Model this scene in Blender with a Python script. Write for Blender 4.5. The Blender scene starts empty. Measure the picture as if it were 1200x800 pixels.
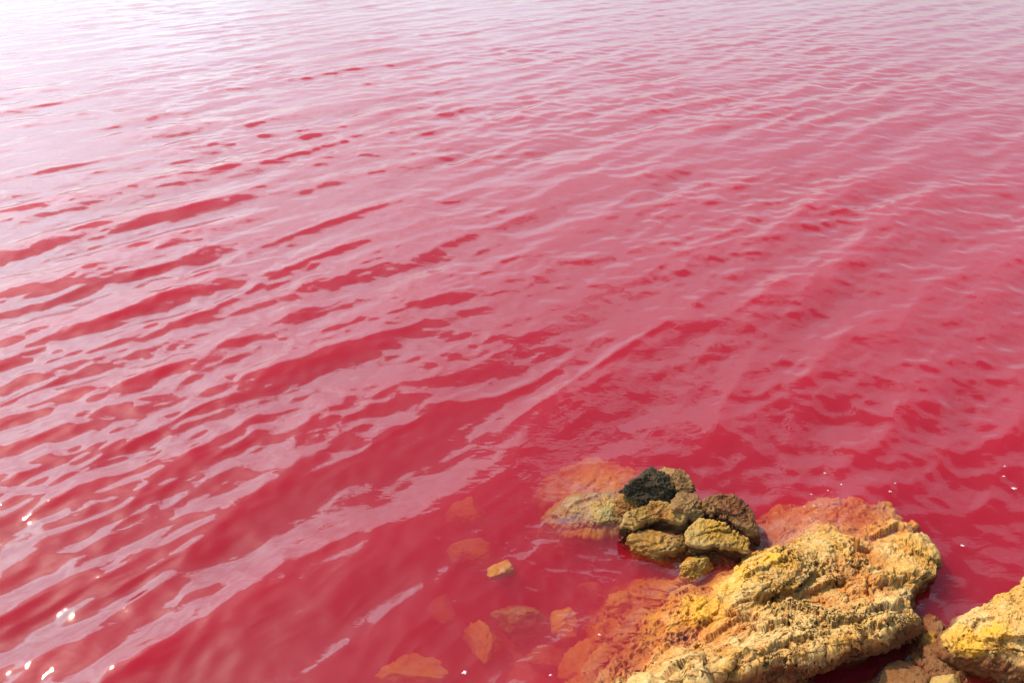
import bpy, math, random
import numpy as np
from mathutils import Vector

R = math.radians
SC = bpy.context.scene
COL = SC.collection

# ------------------------------------------------------------------ camera
CAM_H = 2.0
PITCH = R(32.4)            # degrees below the horizon
FPX = 867.0                # focal length in pixels of a 1200 px wide frame
cam_data = bpy.data.cameras.new("camera")
cam_data.sensor_width = 36.0
cam_data.lens = 36.0 * FPX / 1200.0
cam_data.clip_start = 0.05
cam_data.clip_end = 12000.0
cam = bpy.data.objects.new("camera", cam_data)
cam.location = (0, 0, CAM_H)
cam.rotation_euler = (math.pi / 2 - PITCH, 0, 0)
COL.objects.link(cam)
SC.camera = cam

# ------------------------------------------------------------------ sky and sun
SUN_EL = R(50)
SUN_AZ = R(-59)            # from +Y (view direction), negative = to the left
world = bpy.data.worlds.new("World")
SC.world = world
world.use_nodes = True
wn, wl = world.node_tree.nodes, world.node_tree.links
wn.clear()
sky = wn.new('ShaderNodeTexSky')
sky.sky_type = 'NISHITA'
sky.sun_disc = False
sky.sun_elevation = SUN_EL
sky.sun_rotation = SUN_AZ
sky.air_density = 1.0
sky.dust_density = 2.0
sky.ozone_density = 1.0
bg = wn.new('ShaderNodeBackground')
bg.inputs['Strength'].default_value = 0.15
wo = wn.new('ShaderNodeOutputWorld')
wl.new(sky.outputs[0], bg.inputs['Color'])
# thin bright veil of haze over the blue: forward scattering, brightest round the sun (Henyey-Greenstein)
G_HG, VEIL = 0.60, 0.52
S = Vector((math.sin(SUN_AZ) * math.cos(SUN_EL), math.cos(SUN_AZ) * math.cos(SUN_EL), math.sin(SUN_EL)))
tc = wn.new('ShaderNodeTexCoord')
nrm = wn.new('ShaderNodeVectorMath'); nrm.operation = 'NORMALIZE'; wl.new(tc.outputs['Generated'], nrm.inputs[0])
dot = wn.new('ShaderNodeVectorMath'); dot.operation = 'DOT_PRODUCT'; dot.inputs[1].default_value = S
wl.new(nrm.outputs[0], dot.inputs[0])
def wmath(op, a, b):
    nd = wn.new('ShaderNodeMath'); nd.operation = op
    for i, v in enumerate((a, b)):
        if isinstance(v, (int, float)): nd.inputs[i].default_value = v
        else: wl.new(v, nd.inputs[i])
    return nd.outputs[0]
den = wmath('POWER', wmath('SUBTRACT', 1 + G_HG * G_HG, wmath('MULTIPLY', dot.outputs['Value'], 2 * G_HG)), 1.5)
ph = wmath('MULTIPLY', wmath('DIVIDE', 1 - G_HG * G_HG, den), VEIL)
bg2 = wn.new('ShaderNodeBackground'); bg2.inputs['Color'].default_value = (0.46, 0.86, 0.95, 1)
# the haze is seen through a longer path of air towards the horizon
sepw = wn.new('ShaderNodeSeparateXYZ'); wl.new(nrm.outputs[0], sepw.inputs[0])
path = wmath('DIVIDE', 1.0, wmath('ADD', wmath('ABSOLUTE', sepw.outputs[2], 0.0), 30.0))
ph = wmath('MULTIPLY', ph, wmath('MULTIPLY', path, 28.5))
# the veil is streaky high cloud all over the sky
cmap = wn.new('ShaderNodeMapping'); cmap.inputs['Scale'].default_value = (1.0, 1.0, 2.2); wl.new(nrm.outputs[0], cmap.inputs['Vector'])
cno = wn.new('ShaderNodeTexNoise'); cno.inputs['Scale'].default_value = 4.2; cno.inputs['Detail'].default_value = 4.0; cno.inputs['Distortion'].default_value = 0.6
wl.new(cmap.outputs[0], cno.inputs['Vector'])
cmr = wn.new('ShaderNodeMapRange'); cmr.interpolation_type = 'SMOOTHSTEP'
cmr.inputs['From Min'].default_value = 0.38; cmr.inputs['From Max'].default_value = 0.58; cmr.inputs['To Min'].default_value = 0.8; cmr.inputs['To Max'].default_value = 1.15
wl.new(cno.outputs[0], cmr.inputs['Value'])
ph = wmath('MULTIPLY', ph, cmr.outputs[0])
# a bank of pale cloud stands over the horizon all round, ragged on top, with clearer sky above it
edge = wmath('ADD', sepw.outputs[2], wmath('MULTIPLY', wmath('SUBTRACT', cno.outputs[0], 0.5), 0.55))
bank = wn.new('ShaderNodeMapRange'); bank.interpolation_type = 'SMOOTHSTEP'
bank.inputs["From Min"].default_value = 0.580; bank.inputs['From Max'].default_value = 0.655; bank.inputs['To Min'].default_value = 2.25; bank.inputs['To Max'].default_value = 0.22
wl.new(edge, bank.inputs['Value'])
ph = wmath('MULTIPLY', ph, bank.outputs[0])
wl.new(ph, bg2.inputs['Strength'])
addw = wn.new('ShaderNodeAddShader'); wl.new(bg.outputs[0], addw.inputs[0]); wl.new(bg2.outputs[0], addw.inputs[1])
wl.new(addw.outputs[0], wo.inputs['Surface'])

sun_data = bpy.data.lights.new("sun", 'SUN')
sun_data.energy = 4.2
sun_data.angle = R(1.0)
sun_data.color = (1.0, 0.87, 0.66)
sun = bpy.data.objects.new("sun", sun_data)
S = Vector((math.sin(SUN_AZ) * math.cos(SUN_EL), math.cos(SUN_AZ) * math.cos(SUN_EL), math.sin(SUN_EL)))
sun.rotation_euler = (-S).to_track_quat('-Z', 'Y').to_euler()
COL.objects.link(sun)

SC.view_settings.view_transform = 'Standard'
SC.view_settings.look = 'None'
SC.view_settings.exposure = 0.2
SC.view_settings.gamma = 1.0
SC.render.engine = 'CYCLES'
SC.cycles.max_bounces = 6
SC.cycles.diffuse_bounces = 3
SC.cycles.glossy_bounces = 3
SC.cycles.transparent_max_bounces = 8
SC.cycles.volume_bounces = 6
SC.cycles.use_denoising = True
SC.cycles.caustics_reflective = False
SC.cycles.caustics_refractive = False
SC.cycles.filter_width = 1.5

# ------------------------------------------------------------------ helpers
def at(px, py, z=0.0):
    """point of the place seen at a pixel of the 1200x800 photograph, at height z (metres)"""
    u, v = px - 600.0, py - 400.0
    cp, sp = math.cos(PITCH), math.sin(PITCH)
    dx, dy, dz = u, FPX * cp - v * sp, -(FPX * sp + v * cp)
    t = (z - CAM_H) / dz
    return np.array([dx * t, dy * t, z])

def smooth(a, b, x):
    t = np.clip((x - a) / (b - a), 0, 1)
    return t * t * (3 - 2 * t)

def _hash(ix, iy, iz, seed):
    h = (ix * 374761393 + iy * 668265263 + iz * 2147483647 + seed * 1274126177) & 0xFFFFFFFF
    h = ((h ^ (h >> 13)) * 1274126177) & 0xFFFFFFFF
    h = ((h ^ (h >> 15)) * 2246822519) & 0xFFFFFFFF
    return ((h ^ (h >> 16)) & 0xFFFFFF) / float(0xFFFFFF)

def vnoise(p, seed=0):
    """value noise in -1..1 for an (n,3) array"""
    f = np.floor(p); i = f.astype(np.int64); t = p - f
    t = t * t * t * (t * (t * 6 - 15) + 10)
    out = 0
    for dx in (0, 1):
        wx = t[:, 0] if dx else 1 - t[:, 0]
        for dy in (0, 1):
            wy = t[:, 1] if dy else 1 - t[:, 1]
            for dz in (0, 1):
                wz = t[:, 2] if dz else 1 - t[:, 2]
                out = out + wx * wy * wz * _hash(i[:, 0] + dx, i[:, 1] + dy, i[:, 2] + dz, seed)
    return out * 2 - 1

def fbm(p, octv=4, seed=0, gain=0.5, ridged=False):
    a, s, tot = 1.0, 0, 0.0
    c, sn = math.cos(0.7), math.sin(0.7)
    q = p.copy()
    for o in range(octv):
        n = vnoise(q, seed + o * 17)
        if ridged:
            n = 1 - 2 * np.abs(n)
        s = s + a * n; tot += a; a *= gain
        q = np.stack([c * q[:, 0] - sn * q[:, 1], sn * q[:, 0] + c * q[:, 1], q[:, 2]], 1) * 2.03 + 11.3
    return s / tot

def worley(p, seed=0):
    """distance to nearest cell point"""
    f = np.floor(p).astype(np.int64)
    best = np.full(len(p), 9.0)
    for dx in (-1, 0, 1):
        for dy in (-1, 0, 1):
            for dz in (-1, 0, 1):
                cx, cy, cz = f[:, 0] + dx, f[:, 1] + dy, f[:, 2] + dz
                qx = cx + _hash(cx, cy, cz, seed); qy = cy + _hash(cx, cy, cz, seed + 5); qz = cz + _hash(cx, cy, cz, seed + 9)
                d = (p[:, 0] - qx) ** 2 + (p[:, 1] - qy) ** 2 + (p[:, 2] - qz) ** 2
                best = np.minimum(best, d)
    return np.sqrt(best)

def chunks(p, seed=0):
    """a random value per irregular cell: broken, stepped blocks"""
    f = np.floor(p).astype(np.int64)
    best = np.full(len(p), 9.0); val = np.zeros(len(p))
    for dx in (-1, 0, 1):
        for dy in (-1, 0, 1):
            for dz in (-1, 0, 1):
                cx, cy, cz = f[:, 0] + dx, f[:, 1] + dy, f[:, 2] + dz
                qx = cx + _hash(cx, cy, cz, seed); qy = cy + _hash(cx, cy, cz, seed + 5); qz = cz + _hash(cx, cy, cz, seed + 9)
                ex, ey, ez = p[:, 0] - qx, p[:, 1] - qy, p[:, 2] - qz
                d = ex * ex + ey * ey + ez * ez
                m = d < best
                v = _hash(cx, cy, cz, seed + 13) * 2 - 1 + 0.9 * (ex * (_hash(cx, cy, cz, seed + 21) - .5) + ey * (_hash(cx, cy, cz, seed + 22) - .5)) * 2
                best = np.where(m, d, best); val = np.where(m, v, val)
    return val

def mesh_from(name, verts, quads, mat, attrs=None, smooth_shade=True):
    me = bpy.data.meshes.new(name)
    verts = np.asarray(verts, dtype=np.float32)
    quads = np.asarray(quads, dtype=np.int32)
    k = quads.shape[1]
    me.vertices.add(len(verts)); me.vertices.foreach_set("co", verts.ravel())
    me.loops.add(quads.size); me.loops.foreach_set("vertex_index", quads.ravel())
    me.polygons.add(len(quads))
    me.polygons.foreach_set("loop_start", np.arange(0, quads.size, k, dtype=np.int32))
    me.polygons.foreach_set("loop_total", np.full(len(quads), k, dtype=np.int32))
    me.polygons.foreach_set("use_smooth", np.full(len(quads), smooth_shade, dtype=bool))
    for an, av in (attrs or {}).items():
        at_ = me.attributes.new(an, 'FLOAT', 'POINT')
        at_.data.foreach_set("value", np.asarray(av, dtype=np.float32))
    me.update(calc_edges=True)
    me.materials.append(mat)
    o = bpy.data.objects.new(name, me)
    COL.objects.link(o)
    return o

def tag(o, label=None, cat=None, group=None, kind=None):
    if label: o['label'] = label
    if cat: o['category'] = cat
    if group: o['group'] = group
    if kind: o['kind'] = kind
    return o

# ------------------------------------------------------------------ materials
class NT:
    def __init__(self, mat):
        self.t = mat.node_tree; self.n = self.t.nodes; self.l = self.t.links
        self.n.clear()
    def new(self, typ, **kw):
        nd = self.n.new(typ)
        for k, v in kw.items():
            if k.startswith('i_'):
                key = k[2:].replace('_', ' ')
                nd.inputs[key].default_value = v
            else:
                setattr(nd, k, v)
        return nd
    def link(self, a, b): self.l.new(a, b)
    def math(self, op, a, b=None, clamp=False):
        nd = self.n.new('ShaderNodeMath'); nd.operation = op; nd.use_clamp = clamp
        for i, v in enumerate((a, b)):
            if v is None: continue
            if isinstance(v, (int, float)): nd.inputs[i].default_value = v
            else: self.l.new(v, nd.inputs[i])
        return nd.outputs[0]
    def ramp(self, fac, stops, interp='LINEAR'):
        nd = self.n.new('ShaderNodeValToRGB'); nd.color_ramp.interpolation = interp
        el = nd.color_ramp.elements
        while len(el) < len(stops): el.new(0.5)
        for e, (p, c) in zip(el, stops):
            e.position = p; e.color = (*c, 1) if len(c) == 3 else c
        self.l.new(fac, nd.inputs[0]); return nd.outputs[0]
    def mix(self, fac, a, b, blend='MIX'):
        nd = self.n.new('ShaderNodeMix'); nd.data_type = 'RGBA'; nd.blend_type = blend
        if isinstance(fac, (int, float)): nd.inputs[0].default_value = fac
        else: self.l.new(fac, nd.inputs[0])
        for i, v in ((6, a), (7, b)):
            if isinstance(v, tuple): nd.inputs[i].default_value = (*v, 1)
            else: self.l.new(v, nd.inputs[i])
        return nd.outputs[2]
    def noise(self, vec, scale, detail=5, rough=0.55, dist=0.0):
        nd = self.n.new('ShaderNodeTexNoise')
        nd.inputs['Scale'].default_value = scale; nd.inputs['Detail'].default_value = detail
        nd.inputs['Roughness'].default_value = rough; nd.inputs['Distortion'].default_value = dist
        if vec is not None: self.l.new(vec, nd.inputs['Vector'])
        return nd.outputs[0]
    def attr(self, name):
        nd = self.n.new('ShaderNodeAttribute'); nd.attribute_name = name
        return nd.outputs['Fac']

ALB = 0.44
def rock_material(name, cream, ochre, orange, brown, speck=0.5, fine=1.0, alb=None):
    ALB = alb or 0.44
    cream, ochre, orange, brown = [tuple(v * ALB for v in c_) for c_ in (cream, ochre, orange, brown)]
    m = bpy.data.materials.new(name); m.use_nodes = True
    t = NT(m)
    geo = t.new('ShaderNodeNewGeometry'); pos = geo.outputs['Position']
    n1 = t.noise(pos, 7, 5, 0.6, 0.4)
    n2 = t.noise(pos, 19, 6, 0.6, 0.6)
    n3 = t.noise(pos, 60, 5, 0.65)
    n4 = t.noise(pos, 170, 3, 0.6)
    c = t.mix(t.ramp(n1, [(0.40, (0, 0, 0)), (0.62, (1, 1, 1))]), cream, ochre)
    c = t.mix(t.ramp(n2, [(0.50, (0, 0, 0)), (0.66, (.55, .55, .55))]), c, orange)
    # paint that comes with the mesh: iron-orange hollows, yellow algae, red-brown rock flanks with their shade painted in
    e1 = t.math('MULTIPLY', t.attr('orange'), t.ramp(n2, [(0.30, (.35, .35, .35)), (0.55, (1, 1, 1))]))
    c = t.mix(e1, c, orange)
    e2 = t.math('MULTIPLY', t.attr('yellow'), t.ramp(n1, [(0.30, (.3, .3, .3)), (0.55, (1, 1, 1))]))
    c = t.mix(e2, c, tuple(v * ALB for v in (0.95, 0.45, 0.04)))
    # pale salt crust and dark lichen specks
    c = t.mix(t.ramp(n3, [(0.54, (0, 0, 0)), (0.70, (.6, .6, .6))]), c, tuple(min(1, v * 1.15 + 0.02) for v in cream))
    e3 = t.math('MULTIPLY', t.attr('side_shade'), t.ramp(n2, [(0.25, (.75, .75, .75)), (0.6, (1, 1, 1))]))
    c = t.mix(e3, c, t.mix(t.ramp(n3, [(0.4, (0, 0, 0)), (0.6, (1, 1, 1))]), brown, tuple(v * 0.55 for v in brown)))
    sp = t.math('MULTIPLY', t.math('MULTIPLY', t.ramp(n3, [(0.33, (1, 1, 1)), (0.43, (0, 0, 0))]), speck), t.math('SUBTRACT', 1.0, t.attr('yellow')))
    c = t.mix(sp, c, (0.07, 0.04, 0.015))
    c = t.mix(0.35, c, t.ramp(n4, [(0.3, (.45, .42, .38)), (0.7, (1, 1, 1))]), 'MULTIPLY')
    # wet near the water
    sep = t.new('ShaderNodeSeparateXYZ'); t.link(pos, sep.inputs[0])
    zz = t.math('ADD', sep.outputs[2], t.math('MULTIPLY', t.math('SUBTRACT', n2, 0.5), 0.03))
    wet = t.new('ShaderNodeMapRange', interpolation_type='SMOOTHSTEP')
    wet.inputs['From Min'].default_value = 0.004; wet.inputs['From Max'].default_value = 0.036
    wet.inputs['To Min'].default_value = 1; wet.inputs['To Max'].default_value = 0
    t.link(zz, wet.inputs['Value'])
    wetc = t.mix(1.0, c, (0.92, 0.64, 0.38), 'MULTIPLY')
    sub = t.new('ShaderNodeMapRange'); sub.inputs['From Min'].default_value = -0.012; sub.inputs['From Max'].default_value = 0.0
    t.link(sep.outputs[2], sub.inputs['Value'])
    c = t.mix(t.math('MULTIPLY', wet.outputs[0], sub.outputs[0]), c, wetc)
    above = t.math('GREATER_THAN', sep.outputs[2], 0.0)
    ro = t.math('SUBTRACT', 0.9, t.math('MULTIPLY', t.math('MULTIPLY', wet.outputs[0], above), 0.45))
    b1 = t.new('ShaderNodeBump'); b1.inputs['Strength'].default_value = 0.55 * fine; b1.inputs['Distance'].default_value = 0.006
    t.link(t.math('ADD', n3, t.math('MULTIPLY', n4, 0.4)), b1.inputs['Height'])
    bs = t.new('ShaderNodeBsdfPrincipled')
    t.link(t.math('MULTIPLY', above, 0.3), bs.inputs['Specular IOR Level'])
    t.link(c, bs.inputs['Base Color']); t.link(ro, bs.inputs['Roughness']); t.link(b1.outputs[0], bs.inputs['Normal'])
    out = t.new('ShaderNodeOutputMaterial'); t.link(bs.outputs[0], out.inputs['Surface'])
    return m

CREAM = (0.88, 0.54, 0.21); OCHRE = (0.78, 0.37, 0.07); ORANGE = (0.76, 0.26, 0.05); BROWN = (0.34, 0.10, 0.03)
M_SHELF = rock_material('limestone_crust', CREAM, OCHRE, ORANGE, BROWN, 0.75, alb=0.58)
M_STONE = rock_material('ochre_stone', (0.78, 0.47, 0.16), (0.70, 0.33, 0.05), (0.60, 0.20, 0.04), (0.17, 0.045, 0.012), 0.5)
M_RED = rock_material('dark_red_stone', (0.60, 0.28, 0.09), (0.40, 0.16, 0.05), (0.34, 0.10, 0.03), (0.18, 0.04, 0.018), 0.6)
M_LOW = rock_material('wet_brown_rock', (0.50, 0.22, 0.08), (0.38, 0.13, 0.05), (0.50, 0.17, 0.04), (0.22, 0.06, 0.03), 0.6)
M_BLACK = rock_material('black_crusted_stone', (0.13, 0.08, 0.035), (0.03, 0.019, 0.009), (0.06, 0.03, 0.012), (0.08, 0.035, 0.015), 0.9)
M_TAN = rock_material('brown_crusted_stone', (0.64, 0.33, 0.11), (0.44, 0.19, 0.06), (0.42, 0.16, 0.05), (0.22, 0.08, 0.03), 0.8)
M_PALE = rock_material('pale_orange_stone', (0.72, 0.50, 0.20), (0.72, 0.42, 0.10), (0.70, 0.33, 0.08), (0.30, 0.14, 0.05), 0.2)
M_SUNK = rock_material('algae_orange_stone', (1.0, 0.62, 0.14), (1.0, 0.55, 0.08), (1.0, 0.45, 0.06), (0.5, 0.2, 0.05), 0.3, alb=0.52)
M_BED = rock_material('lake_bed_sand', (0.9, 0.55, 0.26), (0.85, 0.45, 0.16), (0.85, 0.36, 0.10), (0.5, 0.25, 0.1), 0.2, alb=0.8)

# ------------------------------------------------------------------ rocks

def tps(pts):
    """thin-plate height surface through control points (x,y,z)"""
    P = np.array(pts); n = len(P)
    d = np.linalg.norm(P[:, None, :2] - P[None, :, :2], axis=2)
    K = np.where(d > 0, d * d * np.log(d + 1e-12), 0) + np.eye(n) * 2e-4
    Q = np.hstack([np.ones((n, 1)), P[:, :2]])
    A = np.block([[K, Q], [Q.T, np.zeros((3, 3))]])
    w = np.linalg.solve(A, np.concatenate([P[:, 2], np.zeros(3)]))
    def f(x, y):
        out = w[n] + w[n + 1] * x + w[n + 2] * y
        for i in range(n):
            dd = np.sqrt((x - P[i, 0]) ** 2 + (y - P[i, 1]) ** 2)
            out = out + w[i] * dd * dd * np.log(dd + 1e-12)
        return out
    return f

def crease(P, line, z, A, wu, wd, seed):
    """a broken ledge: high on the upper-left of the line, dropping sharply on its lower right"""
    pts = np.array([at(a, b, z)[:2] for a, b in line])
    best = np.full(len(P), 9.0); sg = np.zeros(len(P)); ts = np.zeros(len(P))
    ln = np.concatenate([[0], np.cumsum(np.linalg.norm(np.diff(pts, axis=0), axis=1))])
    for k in range(len(pts) - 1):
        a, b = pts[k], pts[k + 1]; ab = b - a; l2 = ab @ ab
        t = np.clip(((P[:, 0] - a[0]) * ab[0] + (P[:, 1] - a[1]) * ab[1]) / l2, 0, 1)
        dx = P[:, 0] - a[0] - t * ab[0]; dy = P[:, 1] - a[1] - t * ab[1]
        d = np.hypot(dx, dy); s_ = np.sign(ab[0] * dy - ab[1] * dx)
        m = d < best
        best = np.where(m, d, best); sg = np.where(m, s_, sg); ts = np.where(m, (ln[k] + t * (ln[k + 1] - ln[k])) / ln[-1], ts)
    s = -best * sg + 0.013 * fbm(P * 34, 4, seed, .6) + 0.010 * fbm(P * 9, 2, seed + 3)   # positive on the drop side
    endf = smooth(0, 0.15, ts) * smooth(1, 0.85, ts) * 0.8 + 0.2
    up = np.exp(-(np.minimum(s, 0) / wu) ** 2)
    dn = 1 - 1.9 * smooth(0, 0.005, s)
    prof = np.where(s < 0, up, np.where(dn > -0.9, dn, -0.9) * np.exp(-(np.maximum(s - .01, 0) / wd) ** 2))
    return A * prof * endf

def slab(name, rim, inner, centre, bottom, undercut, mat, label, cat, nth=240, nr=80, ns=40,
         amp=0.008, freq=12.0, pits=0.004, terr=0.0, seed=1, wob=0.012, paint=None, bulge=0.015, group=None, side_paint=1.0, late=False, creases=(), chunk=0.004):
    """a rock given by the rim of its top face (pixel, pixel, height), heights inside it,
    and how far its flank is undercut on the way down"""
    rimw0 = [at(*p) for p in rim]
    rimw = [rimw0[i] * (1 - k / 8) + rimw0[(i + 1) % len(rimw0)] * (k / 8) for i in range(len(rimw0)) for k in range(8)]
    innw = [at(*p) for p in inner]
    c = at(*centre)
    top = tps([tuple(p) for p in rimw0 + innw])
    ang = np.array([math.atan2(p[1] - c[1], p[0] - c[0]) for p in rimw])
    rad = np.array([math.hypot(p[0] - c[0], p[1] - c[1]) for p in rimw])
    zr = np.array([p[2] for p in rimw])
    o = np.argsort(ang); ang, rad, zr = ang[o], rad[o], zr[o]
    a3 = np.concatenate([ang - 2 * math.pi, ang, ang + 2 * math.pi])
    th = np.linspace(-math.pi, math.pi, nth, endpoint=False)
    rr = np.interp(th, a3, np.tile(rad, 3)); zz = np.interp(th, a3, np.tile(zr, 3))
    # crumbly outline
    q = np.stack([c[0] + np.cos(th) * rr, c[1] + np.sin(th) * rr, zz], 1)
    rr = rr + wob * 1.2 * fbm(q * 14, 4, seed + 3) + wob * 0.6 * fbm(q * 45, 3, seed + 4) + wob * 0.55 * chunks(q * 11 + 0.4 * fbm(q * 20, 2, seed + 5)[:, None], seed + 6)
    V = []; side = []
    for i in range(nr):
        s = (i + 0.02) / (nr - 1) if i < nr - 1 else 1.0
        s = s ** 0.85
        x = c[0] + np.cos(th) * rr * s; y = c[1] + np.sin(th) * rr * s
        z = top(x, y)
        z = z - 0.010 * smooth(0.90, 1.0, s) ** 2
        V.append(np.stack([x, y, z], 1)); side.append(np.full(nth, 0.0))
    rimz = V[-1][:, 2]
    uc = undercut if callable(undercut) else (lambda t: np.full_like(t, undercut))
    U = uc(th)
    q = np.stack([np.cos(th) * rr, np.sin(th) * rr, rimz], 1)
    for j in range(1, ns + 1):
        t = j / ns
        prof = bulge * math.sin(min(1, t * 3.0) * math.pi) - np.where(U > 0, U * float(smooth(0.22, 0.75, t)), U * t ** 0.45) if late else bulge * math.sin(min(1, t * 3.0) * math.pi) - U * t ** 0.8
        qq = q.copy(); qq[:, 2] = t * 0.35
        ledge = 0.018 * fbm(qq * np.array([7, 7, 34.0]), 3, seed + 21) * min(1, t * 4)
        r2 = np.maximum(rr + prof + ledge, rr * 0.25)
        z = rimz + (bottom - rimz) * t
        V.append(np.stack([c[0] + np.cos(th) * r2, c[1] + np.sin(th) * r2, z], 1)); side.append(np.full(nth, float(smooth(0.0, 0.10, t))))
    V = np.array(V)
    n_r = V.shape[0]
    du = np.roll(V, -1, 1) - np.roll(V, 1, 1)
    dv = np.gradient(V, axis=0)
    N = np.cross(dv, du)
    N /= np.linalg.norm(N, axis=2, keepdims=True) + 1e-12
    N[:3] = (0, 0, 1)
    if N[nr // 2, :, 2].mean() < 0: N = -N
    P = V.reshape(-1, 3); Nf = N.reshape(-1, 3)
    sd = np.array(side).ravel()
    # strata that run along the rock, crumbly crust, pits
    ca, sa = math.cos(R(38)), math.sin(R(38))
    L = np.stack([(ca * P[:, 0] + sa * P[:, 1]) * 0.62, -sa * P[:, 0] + ca * P[:, 1], P[:, 2]], 1)
    d = amp * 1.2 * fbm(P * freq, 5, seed)
    d += amp * 0.7 * fbm(L * freq * 2.4, 4, seed + 8, ridged=True)
    if terr > 0:
        f = fbm(L * freq * 0.75, 4, seed + 31) * 3.2
        fl = np.floor(f); fr = f - fl
        d += terr * (fl + smooth(0.0, 0.16, fr)) * 0.5
    if chunk > 0:
        Wp = L + 0.018 * np.stack([fbm(P * 22, 3, seed + 81), fbm(P * 22, 3, seed + 82), fbm(P * 22, 3, seed + 83)], 1)
        cm = 0.3 + 0.7 * smooth(-0.2, 0.25, fbm(P * 5, 2, seed + 84))
        d += chunk * (0.62 * chunks(Wp * np.array([13, 17, 17.0]), seed + 85) + 0.38 * chunks(Wp * np.array([34, 42, 42.0]), seed + 86)) * cm + 0.8 * chunk * chunks(Wp * np.array([6.5, 7.5, 7.5]) + 0.5 * fbm(P * 7, 3, seed + 88)[:, None], seed + 87) * (1 if late else 0)
    for ic, (cl, cz_, cA, cu, cd) in enumerate(creases):
        d += crease(P, cl, cz_, cA, cu, cd, seed + 70 + ic) * (1 - sd)
    P2 = P + Nf * d[:, None]
    V2 = P2.reshape(n_r, nth, 3)
    N2 = np.cross(np.gradient(V2, axis=0), np.roll(V2, -1, 1) - np.roll(V2, 1, 1))
    N2 /= np.linalg.norm(N2, axis=2, keepdims=True) + 1e-12
    if (N2 * N).sum(axis=2).mean() < 0: N2 = -N2
    N2[:3] = (0, 0, 1)
    N2 = N2.reshape(-1, 3)
    d2 = 0.3 * amp * fbm(P2 * 38, 4, seed + 91) + 0.28 * amp * fbm(P2 * 80, 3, seed + 92, ridged=True)
    if pits > 0:
        w = worley(P2 * 52, seed + 2)
        mask = smooth(-0.02, 0.25, fbm(P2 * 8, 3, seed + 41))
        d2 -= pits * 1.9 * smooth(0.50, 0.12, w) * mask
        w2 = worley(P2 * 120 + 3, seed + 6)
        d2 -= pits * 0.8 * smooth(0.5, 0.1, w2) * (0.2 + 0.8 * mask)
    P2 = P2 + N2 * d2[:, None]
    idx = np.arange(n_r * nth).reshape(n_r, nth)
    a = idx[:-1]; b = idx[1:]
    quads = np.stack([a, b, np.roll(b, -1, 1), np.roll(a, -1, 1)], 2).reshape(-1, 4)
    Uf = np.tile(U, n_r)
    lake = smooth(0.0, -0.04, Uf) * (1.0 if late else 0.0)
    attrs = {'side_shade': sd * side_paint * (1 - lake), 'orange': sd * lake, 'yellow': 0.85 * sd * lake}  # flanks off the lake side: brown rock colour, darkened further as painted shade
    for kind, spots in (paint or {}).items():
        acc = np.zeros(len(P))
        for (px, py, z, rad_) in spots:
            w_ = at(px, py, z)
            dd = np.hypot(P[:, 0] - w_[0], P[:, 1] - w_[1]) / rad_ + 0.35 * fbm(P * 16, 3, seed + 60)
            acc = np.maximum(acc, smooth(1.0, 0.35, dd))
        attrs[kind] = np.maximum(attrs[kind], acc)
    base = P2.copy()
    org = c.copy(); org[2] = bottom
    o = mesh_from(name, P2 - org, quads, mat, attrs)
    o.location = org
    tag(o, label, cat, group)
    return o

_ICO = {}
def ico(sub):
    if sub not in _ICO:
        import bmesh
        bm = bmesh.new(); bmesh.ops.create_icosphere(bm, subdivisions=sub, radius=1.0)
        v = np.array([x.co[:] for x in bm.verts]); f = np.array([[q.index for q in p.verts] for p in bm.faces])
        bm.free(); _ICO[sub] = (v, f)
    return _ICO[sub]

def stone(name, px, py, z, size, mat, label, seed=1, rotz=0.0, tilt=0.0, cuts=7, rough=0.05, sub=6, group=None, orange=0.0, yellow=0.0, cat='stone', side_shade=0.0, lump=0.22):
    """an angular, weathered stone: a sphere cut by planes, then worn by noise"""
    v, f = ico(sub); v = v.copy()
    rs = np.random.RandomState(seed)
    v = v * (1 + lump * fbm(v * 1.3 + seed, 3, seed))[:, None]
    for k in range(cuts + 4):
        n = rs.normal(size=3); n /= np.linalg.norm(n); h = rs.uniform(0.50, 0.78)
        ex = np.maximum(v @ n - h, 0)
        v = v - n * (ex * 0.93)[:, None]
    nn = v / (np.linalg.norm(v, axis=1, keepdims=True) + 1e-9)
    d = rough * fbm(v * 2.6 + 3, 5, seed + 1) + rough * 0.7 * fbm(v * 7 + 3, 4, seed + 2, ridged=True)
    w = worley(v * 6.5, seed + 7)
    d -= rough * 0.9 * smooth(0.45, 0.1, w)
    d += rough * 0.75 * chunks(v * 2.7 + 5 + 0.25 * fbm(v * 4, 3, seed + 11)[:, None], seed + 12)
    v = v + nn * d[:, None]
    v = v * np.array(size) * 1.08
    ct, st = math.cos(tilt), math.sin(tilt)
    v = np.stack([ct * v[:, 0] + st * v[:, 2], v[:, 1], -st * v[:, 0] + ct * v[:, 2]], 1)
    cz, sz = math.cos(rotz), math.sin(rotz)
    v = np.stack([cz * v[:, 0] - sz * v[:, 1], sz * v[:, 0] + cz * v[:, 1], v[:, 2]], 1)
    if group: z = z - 0.035
    c = at(px, py, z)
    n_ = len(v)
    org = c.copy(); org[2] = c[2] + v[:, 2].min()
    o = mesh_from(name, v + c - org, f, mat, {'orange': np.full(n_, orange), 'yellow': np.full(n_, yellow), 'side_shade': np.full(n_, side_shade)})
    o.location = org
    tag(o, label, cat, group)
    return o

def under_main(th):
    # the near and right-hand flanks overhang, the lake side slopes under water
    return np.interp(th, [-3.2, -2.6, -1.9, -0.9, 0.2, 0.7, 1.3, 3.2], [-0.24, -0.05, 0.10, 0.11, 0.07, -0.06, -0.22, -0.26])

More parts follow.
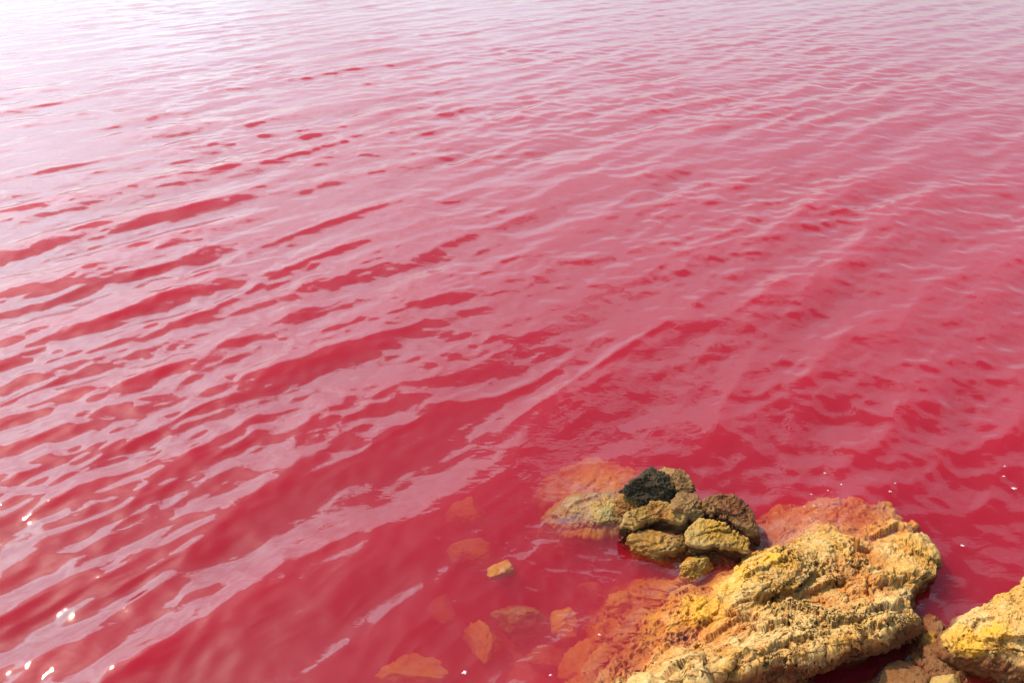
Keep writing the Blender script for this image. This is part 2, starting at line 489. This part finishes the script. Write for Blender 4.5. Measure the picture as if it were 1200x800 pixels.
# 1 the big shelf rock
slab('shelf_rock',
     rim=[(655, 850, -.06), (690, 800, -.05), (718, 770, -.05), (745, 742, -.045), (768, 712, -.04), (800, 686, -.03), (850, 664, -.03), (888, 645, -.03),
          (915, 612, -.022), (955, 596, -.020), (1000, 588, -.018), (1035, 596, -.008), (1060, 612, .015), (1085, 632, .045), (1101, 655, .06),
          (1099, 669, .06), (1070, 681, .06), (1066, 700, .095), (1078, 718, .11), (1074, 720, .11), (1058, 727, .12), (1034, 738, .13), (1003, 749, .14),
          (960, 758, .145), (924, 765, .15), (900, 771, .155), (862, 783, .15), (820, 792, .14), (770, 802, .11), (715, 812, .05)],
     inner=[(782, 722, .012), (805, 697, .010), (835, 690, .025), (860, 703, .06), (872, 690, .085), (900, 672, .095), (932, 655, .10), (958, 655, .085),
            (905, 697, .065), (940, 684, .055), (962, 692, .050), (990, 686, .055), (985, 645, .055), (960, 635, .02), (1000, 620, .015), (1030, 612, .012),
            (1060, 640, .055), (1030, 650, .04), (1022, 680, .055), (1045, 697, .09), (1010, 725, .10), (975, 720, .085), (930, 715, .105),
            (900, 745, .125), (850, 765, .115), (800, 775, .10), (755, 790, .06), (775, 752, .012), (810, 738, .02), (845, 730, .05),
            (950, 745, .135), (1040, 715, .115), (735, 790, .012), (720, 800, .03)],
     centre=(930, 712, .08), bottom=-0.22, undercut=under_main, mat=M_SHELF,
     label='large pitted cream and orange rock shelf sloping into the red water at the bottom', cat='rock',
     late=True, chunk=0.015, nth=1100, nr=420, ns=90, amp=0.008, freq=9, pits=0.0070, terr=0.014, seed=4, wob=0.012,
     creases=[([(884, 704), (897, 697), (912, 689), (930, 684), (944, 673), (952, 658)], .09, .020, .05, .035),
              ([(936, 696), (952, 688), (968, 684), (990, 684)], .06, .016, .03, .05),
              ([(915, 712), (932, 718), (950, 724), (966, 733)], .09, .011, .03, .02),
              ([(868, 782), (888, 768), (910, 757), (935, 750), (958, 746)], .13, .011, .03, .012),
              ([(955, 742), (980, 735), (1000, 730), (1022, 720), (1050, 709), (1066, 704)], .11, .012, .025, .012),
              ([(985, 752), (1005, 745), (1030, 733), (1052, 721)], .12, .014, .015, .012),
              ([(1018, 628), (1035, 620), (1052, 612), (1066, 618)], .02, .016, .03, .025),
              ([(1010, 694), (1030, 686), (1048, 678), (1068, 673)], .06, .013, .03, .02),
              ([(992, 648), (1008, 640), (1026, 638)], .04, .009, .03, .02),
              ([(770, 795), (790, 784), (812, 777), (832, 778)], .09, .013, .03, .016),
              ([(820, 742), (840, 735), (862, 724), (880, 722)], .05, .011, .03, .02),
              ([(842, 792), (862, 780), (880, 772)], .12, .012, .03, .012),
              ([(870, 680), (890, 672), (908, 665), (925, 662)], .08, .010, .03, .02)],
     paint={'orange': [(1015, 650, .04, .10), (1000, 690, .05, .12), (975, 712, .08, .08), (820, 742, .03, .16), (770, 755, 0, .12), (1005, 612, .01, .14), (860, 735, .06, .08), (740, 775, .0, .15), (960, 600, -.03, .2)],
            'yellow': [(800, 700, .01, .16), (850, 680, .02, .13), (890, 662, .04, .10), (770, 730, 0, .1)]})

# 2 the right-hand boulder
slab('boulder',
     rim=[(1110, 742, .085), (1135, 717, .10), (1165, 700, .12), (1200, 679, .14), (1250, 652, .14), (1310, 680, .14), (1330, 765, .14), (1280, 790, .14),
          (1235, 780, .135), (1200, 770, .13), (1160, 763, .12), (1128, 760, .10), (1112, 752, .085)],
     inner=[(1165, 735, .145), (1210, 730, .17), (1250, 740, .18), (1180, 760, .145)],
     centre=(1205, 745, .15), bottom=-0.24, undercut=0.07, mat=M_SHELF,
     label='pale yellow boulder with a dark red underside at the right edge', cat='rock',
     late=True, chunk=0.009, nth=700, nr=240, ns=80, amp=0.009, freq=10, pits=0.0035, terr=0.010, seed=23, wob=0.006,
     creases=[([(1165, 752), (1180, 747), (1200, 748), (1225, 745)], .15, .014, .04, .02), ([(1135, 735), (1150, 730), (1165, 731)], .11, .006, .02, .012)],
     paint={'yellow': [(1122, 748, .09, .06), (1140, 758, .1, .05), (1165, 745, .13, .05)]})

# 3 low wet rock in the cleft
slab('low_rock',
     rim=[(930, 850, .0), (985, 812, .0), (1030, 795, .0), (1062, 772, .0), (1074, 748, .0), (1080, 724, .005), (1093, 720, .01), (1108, 738, .012), (1124, 765, .01), (1145, 800, .0), (1165, 850, .0),
          (1060, 880, .0), (980, 870, .0)],
     inner=[(1090, 760, .02), (1110, 790, .02), (1060, 810, .01)],
     centre=(1080, 800, .01), bottom=-0.26, undercut=-0.03, mat=M_LOW,
     label='low wet brown rock in the cleft between the shelf and the right boulder', cat='rock',
     nth=460, nr=150, ns=40, amp=0.012, freq=12, pits=0.003, terr=0.012, seed=37, wob=0.01, side_paint=0.3,
     paint={'yellow': [(1092, 745, .03, .03)], 'orange': [(1070, 790, .04, .05)]})
stone('stone', 1058, 800, .015, (.085, .05, .045), M_LOW, 'rounded brown stone wedged under the overhang of the big shelf', 51, 0.3, 0, 4, 0.05, 6, orange=.4)
stone('stone', 1108, 806, .075, (.055, .045, .035), M_STONE, 'small angular yellow stone cut off by the bottom edge of the cleft', 52, 0.5, 0.1, 7, 0.05, 5, yellow=.5)

# 4 the pile of stones at the tip
slab('stone', rim=[(742, 622, .012), (752, 604, .02), (785, 590, .025), (825, 584, .025), (868, 592, .03), (893, 618, .012), (898, 645, .0), (880, 668, -.01), (835, 672, -.01), (790, 662, -.01), (755, 648, -.005)],
     inner=[(800, 620, .04), (850, 625, .04)], centre=(820, 628, .04), bottom=-.25, undercut=-0.04, mat=M_LOW,
     label='low mauve brown rock that the pile of stones sits on', cat='rock', nth=360, nr=120, ns=40, amp=0.008, freq=16, pits=0.003, seed=59, wob=0.006, side_paint=.5)
slab('stone', rim=[(729, 613, .085), (736, 600, .09), (752, 590, .10), (775, 587, .105), (798, 590, .11), (807, 601, .10), (800, 612, .085), (778, 607, .085), (757, 608, .085), (742, 615, .08)],
     inner=[(770, 597, .095)], centre=(768, 600, .09), bottom=-.06, undercut=0.012, mat=M_STONE,
     label='long brown stone with a dark face lying under the black stone', cat='stone',
     nth=300, nr=70, ns=60, amp=0.006, freq=18, pits=0.0028, chunk=.015, seed=61, wob=0.010, bulge=0.006, paint={'orange': [(770, 600, .09, .05)]})
slab('stone', rim=[(803, 633, .085), (807, 615, .095), (818, 605, .105), (832, 608, .105), (850, 616, .10), (868, 624, .095), (882, 634, .085), (878, 646, .07), (858, 642, .075), (835, 640, .08), (815, 640, .08)],
     inner=[(830, 620, .098), (850, 626, .09)], centre=(838, 625, .095), bottom=-.02, undercut=0.045, mat=M_STONE,
     label='yellow wedge shaped stone jutting out above its own dark shadow', cat='stone',
     nth=320, nr=80, ns=60, amp=0.006, freq=18, pits=0.0024, chunk=.015, seed=67, wob=0.009, bulge=0.004,
     paint={'yellow': [(830, 618, .09, .08), (865, 632, .08, .06)]})
slab('stone', rim=[(822, 592, .11), (828, 582, .125), (842, 576, .135), (858, 578, .135), (872, 587, .125), (884, 603, .10), (889, 622, .07), (878, 622, .085), (862, 610, .10), (845, 600, .11), (832, 598, .11)],
     inner=[(858, 592, .118)], centre=(856, 594, .115), bottom=-.08, undercut=-0.01, mat=M_RED,
     label='tall dark red stone with a tan corner on the right of the pile', cat='stone',
     nth=300, nr=80, ns=60, amp=0.007, freq=16, pits=0.0028, chunk=.016, seed=71, wob=0.010, bulge=0.006, paint={'orange': [(860, 595, .1, .09)]})
stone('stone', 808, 597, .072, (.078, .06, .058), M_TAN, 'mauve brown lump in the middle of the pile behind the yellow wedge', 83, 0.4, 0.2, 5, 0.09)
stone('stone', 774, 640, .015, (.098, .072, .066), M_STONE, 'rounded ochre stone half under water in front of the long brown stone', 85, 0.1, 0.15, 6, 0.10, orange=.3)
stone('stone', 812, 667, .008, (.066, .05, .05), M_STONE, 'small bright yellow stone at the foot of the wedge stone', 88, 0.7, 0, 7, 0.11, yellow=.9)
stone('stone', 765, 569, .080, (.105, .075, .066), M_BLACK, 'jagged black crusted stone topping the far end of the pile', 90, 0.2, 0.1, 9, 0.12, 7, lump=.35)
stone('stone', 796, 574, .060, (.088, .065, .06), M_TAN, 'rough brown stone leaning on the right side of the black stone', 93, -0.3, 0.3, 6, 0.12, lump=.35)
stone('stone', 745, 592, .02, (.085, .06, .045), M_STONE, 'small orange stone just below the black stone', 95, 0.3, 0, 6, 0.07, orange=.8)
stone('stone', 850, 640, .0, (.09, .06, .05), M_LOW, 'dark stone in the shade beneath the yellow wedge', 97, 0.2, 0, 6, 0.06)
slab('flat_stone', rim=[(645, 603, -.035), (657, 590, -.03), (682, 579, -.025), (715, 574, -.02), (745, 580, -.005), (752, 598, .0), (735, 612, .0), (700, 619, -.012), (668, 616, -.03)],
     inner=[(690, 598, .018), (720, 592, .024), (702, 610, .018), (672, 602, .012)], centre=(700, 600, .018), bottom=-.16, undercut=-0.035, mat=M_PALE, late=True,
     label='flat pale orange stone barely breaking the surface left of the pile', cat='stone',
     nth=360, nr=100, ns=30, amp=0.007, freq=14, pits=0.004, chunk=.009, seed=101, wob=0.014, side_paint=.4)
slab('sunken_rock', rim=[(632, 578, -.11), (648, 556, -.10), (668, 548, -.11), (690, 539, -.10), (722, 545, -.10), (748, 556, -.09), (745, 585, -.07), (700, 592, -.07), (660, 588, -.09)],
     inner=[(680, 566, -.065), (720, 572, -.05)], centre=(695, 568, -.06), bottom=-.3, undercut=-0.06, mat=M_SUNK,
     label='broad orange slab under the water behind the pale flat stone', cat='rock',
     nth=240, nr=60, ns=24, amp=0.010, freq=9, pits=0.002, chunk=.010, seed=107, wob=0.03, side_paint=.2)
SUNK = 'stones seen through the red water left of the shelf'
stone('stone', 588, 667, -.018, (.045, .038, .028), M_STONE, 'tiny yellow tip of a stone breaking the surface among grey ripples', 111, .4, 0, 5, .06, 5, yellow=.8)
stone('stone', 612, 727, -.075, (.10, .075, .055), M_PALE, 'sunken greenish brown stone with an orange foot', 113, .2, 0, 8, .08, 5, SUNK, orange=.4)
stone('stone', 660, 735, -.07, (.062, .055, .045), M_SUNK, 'round orange sunken stone right of the greenish brown one', 115, .2, 0, 8, .08, 5, SUNK, orange=.7)
stone('stone', 728, 706, -.045, (.05, .042, .035), M_SUNK, 'small bright orange sunken stone nearest to the stone pile', 117, .9, 0, 8, .08, 5, SUNK, orange=.5)
stone('stone', 566, 752, -.09, (.10, .06, .055), M_SUNK, 'blurred orange sunken stone left of the greenish brown one', 119, -.9, 0, 8, .08, 5, SUNK, orange=.8)
stone('stone', 480, 792, -.09, (.13, .07, .055), M_SUNK, 'leftmost orange sunken stone, cut by the bottom edge', 121, -.2, 0, 8, .08, 5, SUNK, orange=.8)
stone('stone', 545, 603, -.12, (.09, .07, .055), M_SUNK, 'faint orange sunken stone out beyond the yellow tip', 123, .2, 0, 8, .08, 5, SUNK, orange=.8)
stone('stone', 548, 648, -.10, (.09, .06, .05), M_SUNK, 'faint pink orange sunken stone just left of the yellow tip', 125, .2, 0, 8, .08, 5, SUNK, orange=.6)
stone('stone', 690, 775, -.07, (.09, .07, .05), M_SUNK, 'deep orange sunken stone beside the left foot of the shelf', 127, .6, 0, 8, .08, 5, SUNK, orange=.9)

# ------------------------------------------------------------------ polar grids round the camera's foot
def polar(radii, angs):
    rg, ag = np.meshgrid(radii, angs, indexing='ij')
    return rg * np.sin(ag), rg * np.cos(ag)

def grid_quads(nr, na, closed=True):
    idx = np.arange(nr * na).reshape(nr, na)
    a, b = idx[:-1], idx[1:]
    if closed:
        return np.stack([a, np.roll(a, -1, 1), np.roll(b, -1, 1), b], 2).reshape(-1, 4)
    return np.stack([a[:, :-1], a[:, 1:], b[:, 1:], b[:, :-1]], 2).reshape(-1, 4)

# lake bed: shoaling round the rocks, rising into a bank below the camera
SHO = [at(900, 720, 0), at(1180, 760, 0), at(770, 620, 0), at(620, 740, 0), at(1100, 790, 0), at(690, 570, 0), at(760, 760, 0)]
SHR = [.42, .40, .30, .34, .35, .28, .35]
SHH = [.30, .30, .30, .26, .36, .28, .30]
def bed_z(x, y):
    z = np.full_like(x, -0.42)
    z = z - 0.5 * smooth(4, 60, np.hypot(x, y))
    acc = np.zeros_like(x)
    for c, r_, h in zip(SHO, SHR, SHH):
        acc = np.maximum(acc, h * np.exp(-((x - c[0]) ** 2 + (y - c[1]) ** 2) / (r_ * r_)))
    z = z + acc
    bank = smooth(1.05, 0.2, y + 0.25 * np.sin(x * 1.3) - 0.25 * np.clip(x, 0, 1) + 0.6 * np.clip(-x, 0, 1))
    return z + bank * 0.75
na = np.linspace(-math.pi, math.pi, 420, endpoint=False)
rads = np.concatenate([np.geomspace(.02, 6, 300), np.geomspace(6.2, 9000, 60)])
bx, by = polar(rads, na)
bz = bed_z(bx.ravel(), by.ravel())
bp = np.stack([bx.ravel(), by.ravel(), bz], 1)
fade = smooth(12, 5, np.hypot(bp[:, 0], bp[:, 1]))
bp[:, 2] += fade * (0.035 * fbm(bp * 5, 4, 200) + 0.012 * fbm(bp * 21, 3, 210))
bq = grid_quads(len(rads), len(na))
nb = len(bp)
bed = mesh_from('lake_bed', bp, bq, M_BED, {'orange': np.full(nb, .5), 'yellow': np.zeros(nb), 'side_shade': np.zeros(nb)})
tag(bed, 'ochre lake bed under the shallow red water', kind='structure')

# ------------------------------------------------------------------ water surface
CREST = R(45)              # crests run this far to the right of straight ahead
rs = np.random.RandomState(11)
WAVES = []
def add_waves(n, lam0, lam1, steep, crest, spread):
    for k in range(n):
        lam = lam0 * (lam1 / lam0) ** rs.uniform(0, 1)
        th = crest + R(rs.normal(0, spread))
        d = (-math.cos(th), math.sin(th))
        kk = 2 * math.pi / lam
        WAVES.append((kk, d[0], d[1], steep * rs.uniform(.5, 1.3) / math.sqrt(n) / kk, rs.uniform(0, 2 * math.pi), lam))
add_waves(10, .9, 1.8, .022, CREST, 10)
add_waves(34, .32, .75, .100, CREST, 13)
add_waves(44, .14, .32, .145, CREST, 20)
add_waves(40, .06, .14, .10, CREST + R(8), 34)
add_waves(14, .10, .22, .05, CREST + R(75), 14)

def gust(x, y):
    p = np.stack([x * .5, y * .5, np.zeros_like(x)], 1)
    return np.clip(0.85 + 1.0 * fbm(p * np.array([1.0, 1.6, 1]), 3, 77), .3, 1.5)

def wave(x, y, cell):
    """height and sideways shift of the surface"""
    g = gust(x, y)
    r = np.hypot(x, y)
    h = np.zeros_like(x); sx = np.zeros_like(x); sy = np.zeros_like(x)
    far = 1 - 0.35 * smooth(3, 14, r)
    for kk, dx, dy, a, ph, lam in WAVES:
        w = smooth(2.2, 4.5, lam / cell)
        if lam < .35: w = w * g
        w = w * far
        p = kk * (dx * x + dy * y) + ph
        c_, s_ = np.cos(p), np.sin(p)
        h += a * w * c_
        sx -= dx * a * w * s_ * 0.8; sy -= dy * a * w * s_ * 0.8
    # peaked, broken crests riding on the regular waves
    cs, sn = math.sin(CREST), math.cos(CREST)
    al, ac = cs * x + sn * y, -sn * x + cs * y
    for fa, fc, amp_, sd_ in ((1.5, 4.2, .0145, 401), (3.6, 8.5, .0074, 402), (8.0, 19.0, .0028, 403)):
        w = smooth(2.0, 5.0, 1.0 / fc / cell)
        m = w > 0
        q = np.stack([al[m] * fa, ac[m] * fc, np.zeros(m.sum())], 1)
        q[:, 1] += 0.55 * vnoise(q * .6 + 31, sd_ + 7)
        n = vnoise(q, sd_)
        n2 = 1 - np.sqrt(n * n + 0.004)
        h[m] += amp_ * n2 * w[m] * (g[m] if fc > 5 else 1.0) * far[m]
    return h, sx, sy

STEP = .0032
radw = np.concatenate([np.geomspace(.05, .9, 60)[:-1], np.exp(np.arange(math.log(.9), math.log(34), STEP)), np.geomspace(34.5, 9000, 70)])
angw = np.concatenate([np.arange(-R(54), R(54), STEP * 1.15), np.linspace(R(54), 2 * math.pi - R(54), 90)[:-1]])
wx, wy = polar(radw, angw)
shape = wx.shape
cell = np.repeat(np.gradient(radw)[:, None], shape[1], 1)
side_ = (angw > R(53.9))
cell = np.where(side_[None, :], np.maximum(cell, radw[:, None] * 0.06), cell)
x, y, cell = wx.ravel(), wy.ravel(), cell.ravel()
h, sx, sy = wave(x, y, cell)
damp = 0.55 + 0.45 * smooth(0.0, 0.3, -bed_z(x, y))
X, Y, Z = x + sx * damp, y + sy * damp, h * damp
# confused chop among the stones
m_ = (np.hypot(x, y) < 3.2) & (np.hypot(x - at(690, 660)[0], y - at(690, 660)[1]) < 0.75)
dd = np.hypot(x[m_] - at(690, 660)[0], y[m_] - at(690, 660)[1])
pp = np.stack([x[m_] * 13, y[m_] * 24, 0 * x[m_]], 1)
Z[m_] += 0.0032 * np.exp(-(dd / .33) ** 2) * fbm(pp, 3, 300, ridged=True)
wq = grid_quads(shape[0], shape[1])
wq = wq[:, ::-1]

m = bpy.data.materials.new('red_lake_water'); m.use_nodes = True
t = NT(m)
geo = t.new('ShaderNodeNewGeometry'); pos = geo.outputs['Position']
mp = t.new('ShaderNodeMapping'); mp.inputs['Rotation'].default_value = (0, 0, -(math.pi / 2 - CREST)); mp.inputs['Scale'].default_value = (0.45, 1.0, 1.0)
t.link(pos, mp.inputs['Vector'])
mp2 = t.new('ShaderNodeMapping'); mp2.inputs['Rotation'].default_value = (0, 0, R(35)); mp2.inputs['Scale'].default_value = (0.4, 1.0, 1.0)
t.link(pos, mp2.inputs['Vector'])
ra = t.math('ABSOLUTE', t.math('SUBTRACT', t.noise(mp.outputs[0], 22, 2, 0.5, 0.5), 0.5))
rip = t.math('ADD', t.math('MULTIPLY', ra, -1.2), t.math('MULTIPLY', t.noise(mp2.outputs[0], 34, 3, 0.5, 0.4), 0.35))
bump = t.new('ShaderNodeBump'); bump.inputs['Strength'].default_value = 1.0; bump.inputs['Distance'].default_value = 0.0014
t.link(rip, bump.inputs['Height'])
fr = t.new('ShaderNodeFresnel'); fr.inputs['IOR'].default_value = 1.50
t.link(bump.outputs[0], fr.inputs['Normal'])
# light crosses this surface unbent, so it meets the same reflectance from below as from above
t.link(t.math('ADD', 1.5, t.math('MULTIPLY', geo.outputs['Backfacing'], 1 / 1.5 - 1.5)), fr.inputs['IOR'])
gl = t.new('ShaderNodeBsdfGlossy'); gl.inputs['Roughness'].default_value = 0.02
t.link(bump.outputs[0], gl.inputs['Normal'])
tr = t.new('ShaderNodeBsdfTransparent')
ms = t.new('ShaderNodeMixShader'); t.link(fr.outputs[0], ms.inputs[0]); t.link(tr.outputs[0], ms.inputs[1]); t.link(gl.outputs[0], ms.inputs[2])
va = t.new('ShaderNodeVolumeAbsorption')
va.inputs['Color'].default_value = (0.82, 0.40, 0.50, 1); va.inputs['Density'].default_value = 11.0
vs = t.new('ShaderNodeVolumeScatter')
vs.inputs['Color'].default_value = (1.0, 0.034, 0.072, 1); vs.inputs['Density'].default_value = 5.0; vs.inputs['Anisotropy'].default_value = 0.0
vadd = t.new('ShaderNodeAddShader'); t.link(va.outputs[0], vadd.inputs[0]); t.link(vs.outputs[0], vadd.inputs[1])
out = t.new('ShaderNodeOutputMaterial')
t.link(ms.outputs[0], out.inputs['Surface']); t.link(vadd.outputs[0], out.inputs['Volume'])
try: m.cycles.homogeneous_volume = True
except Exception: pass
water = mesh_from('water', np.stack([X, Y, Z], 1), wq, m)
tag(water, 'red salt lake water with long slanting ripples under a white sky', kind='structure')
me = water.data
if me.polygons[1000].normal.z < 0:
    me.flip_normals()

# ------------------------------------------------------------------ foam flecks
fm = bpy.data.materials.new('foam'); fm.use_nodes = True
b = fm.node_tree.nodes['Principled BSDF']
b.inputs['Base Color'].default_value = (0.62, 0.40, 0.42, 1); b.inputs['Roughness'].default_value = 0.25
def fleck(px, py, r, seed, label, group):
    rs2 = np.random.RandomState(seed)
    v0, f0 = ico(2)
    V, F = [], []
    for k in range(5):
        rr = .75 * r * (1.0 if k == 0 else rs2.uniform(.35, .65)); a = rs2.uniform(0, 6.28); dd = 0 if k == 0 else r * rs2.uniform(.8, 1.4)
        F.append(f0 + k * len(v0)); V.append(v0 * [rr * 1.25, rr, rr * .45] + [math.cos(a) * dd, math.sin(a) * dd * .6, 0])
    w = at(px, py)
    hh, _, _ = wave(np.array([w[0]]), np.array([w[1]]), np.array([.004]))
    o = mesh_from('foam_fleck', np.concatenate(V), np.concatenate(F), fm)
    o.location = (w[0], w[1], float(hh[0]) * .8 + .0005)
    tag(o, label, 'foam', group)
LM = ['dim amber sunken stone at the bottom edge between two brighter sunken stones', 'small amber sunken stone close against the left foot of the big shelf', 'faint amber sunken stone at the outer left, above the leftmost bright one', 'small faint sunken stone just above the bright orange one near the pile']
for i, (a, b_, z_, r_) in enumerate([(640, 768, -.12, .07), (742, 748, -.075, .04), (520, 715, -.14, .07), (690, 690, -.12, .04)]):
    stone('stone', a, b_, z_, (r_, r_ * .7, r_ * .6), M_SUNK, LM[i], 300 + i, i * .9, .2, 8, .09, 5, SUNK, orange=.2 + .07 * i)
G = 'foam flecks drifting on the lake'
fleck(1188, 573, .0075, 1, 'largest white foam fleck, near the right edge of the picture', G)
fleck(1176, 549, .004, 10, 'upper of two small foam flecks just above the largest fleck by the right edge', G)
fleck(1175, 560, .004, 11, 'lower of two small foam flecks just above the largest fleck by the right edge', G)
fleck(1128, 639, .005, 3, 'lone foam fleck to the right of the shelf tip, over clear red water', G)
L3 = 'tiny foam fleck in the loose trail beyond the shelf and right of the pile'
for i, (a, b_, r_) in enumerate([(1041, 580, .0045), (966, 556, .004), (985, 571, .0035), (969, 578, .003), (950, 581, .003), (953, 595, .003), (942, 596, .003), (1047, 570, .003)]): fleck(a, b_, r_, 20 + i, L3, G)
fleck(545, 789, .006, 40, 'pale foam fleck at the bottom edge, left of the sunken stones', G)
fleck(702, 747, .004, 41, 'pale foam fleck over the sunken stones beside the foot of the shelf', G)
fleck(645, 795, .0035, 42, 'pale foam fleck at the very bottom edge near the shelf foot', G)
fleck(740, 624, .004, 55, 'bright speck of foam in the grey ripples by the flat pale stone', G)
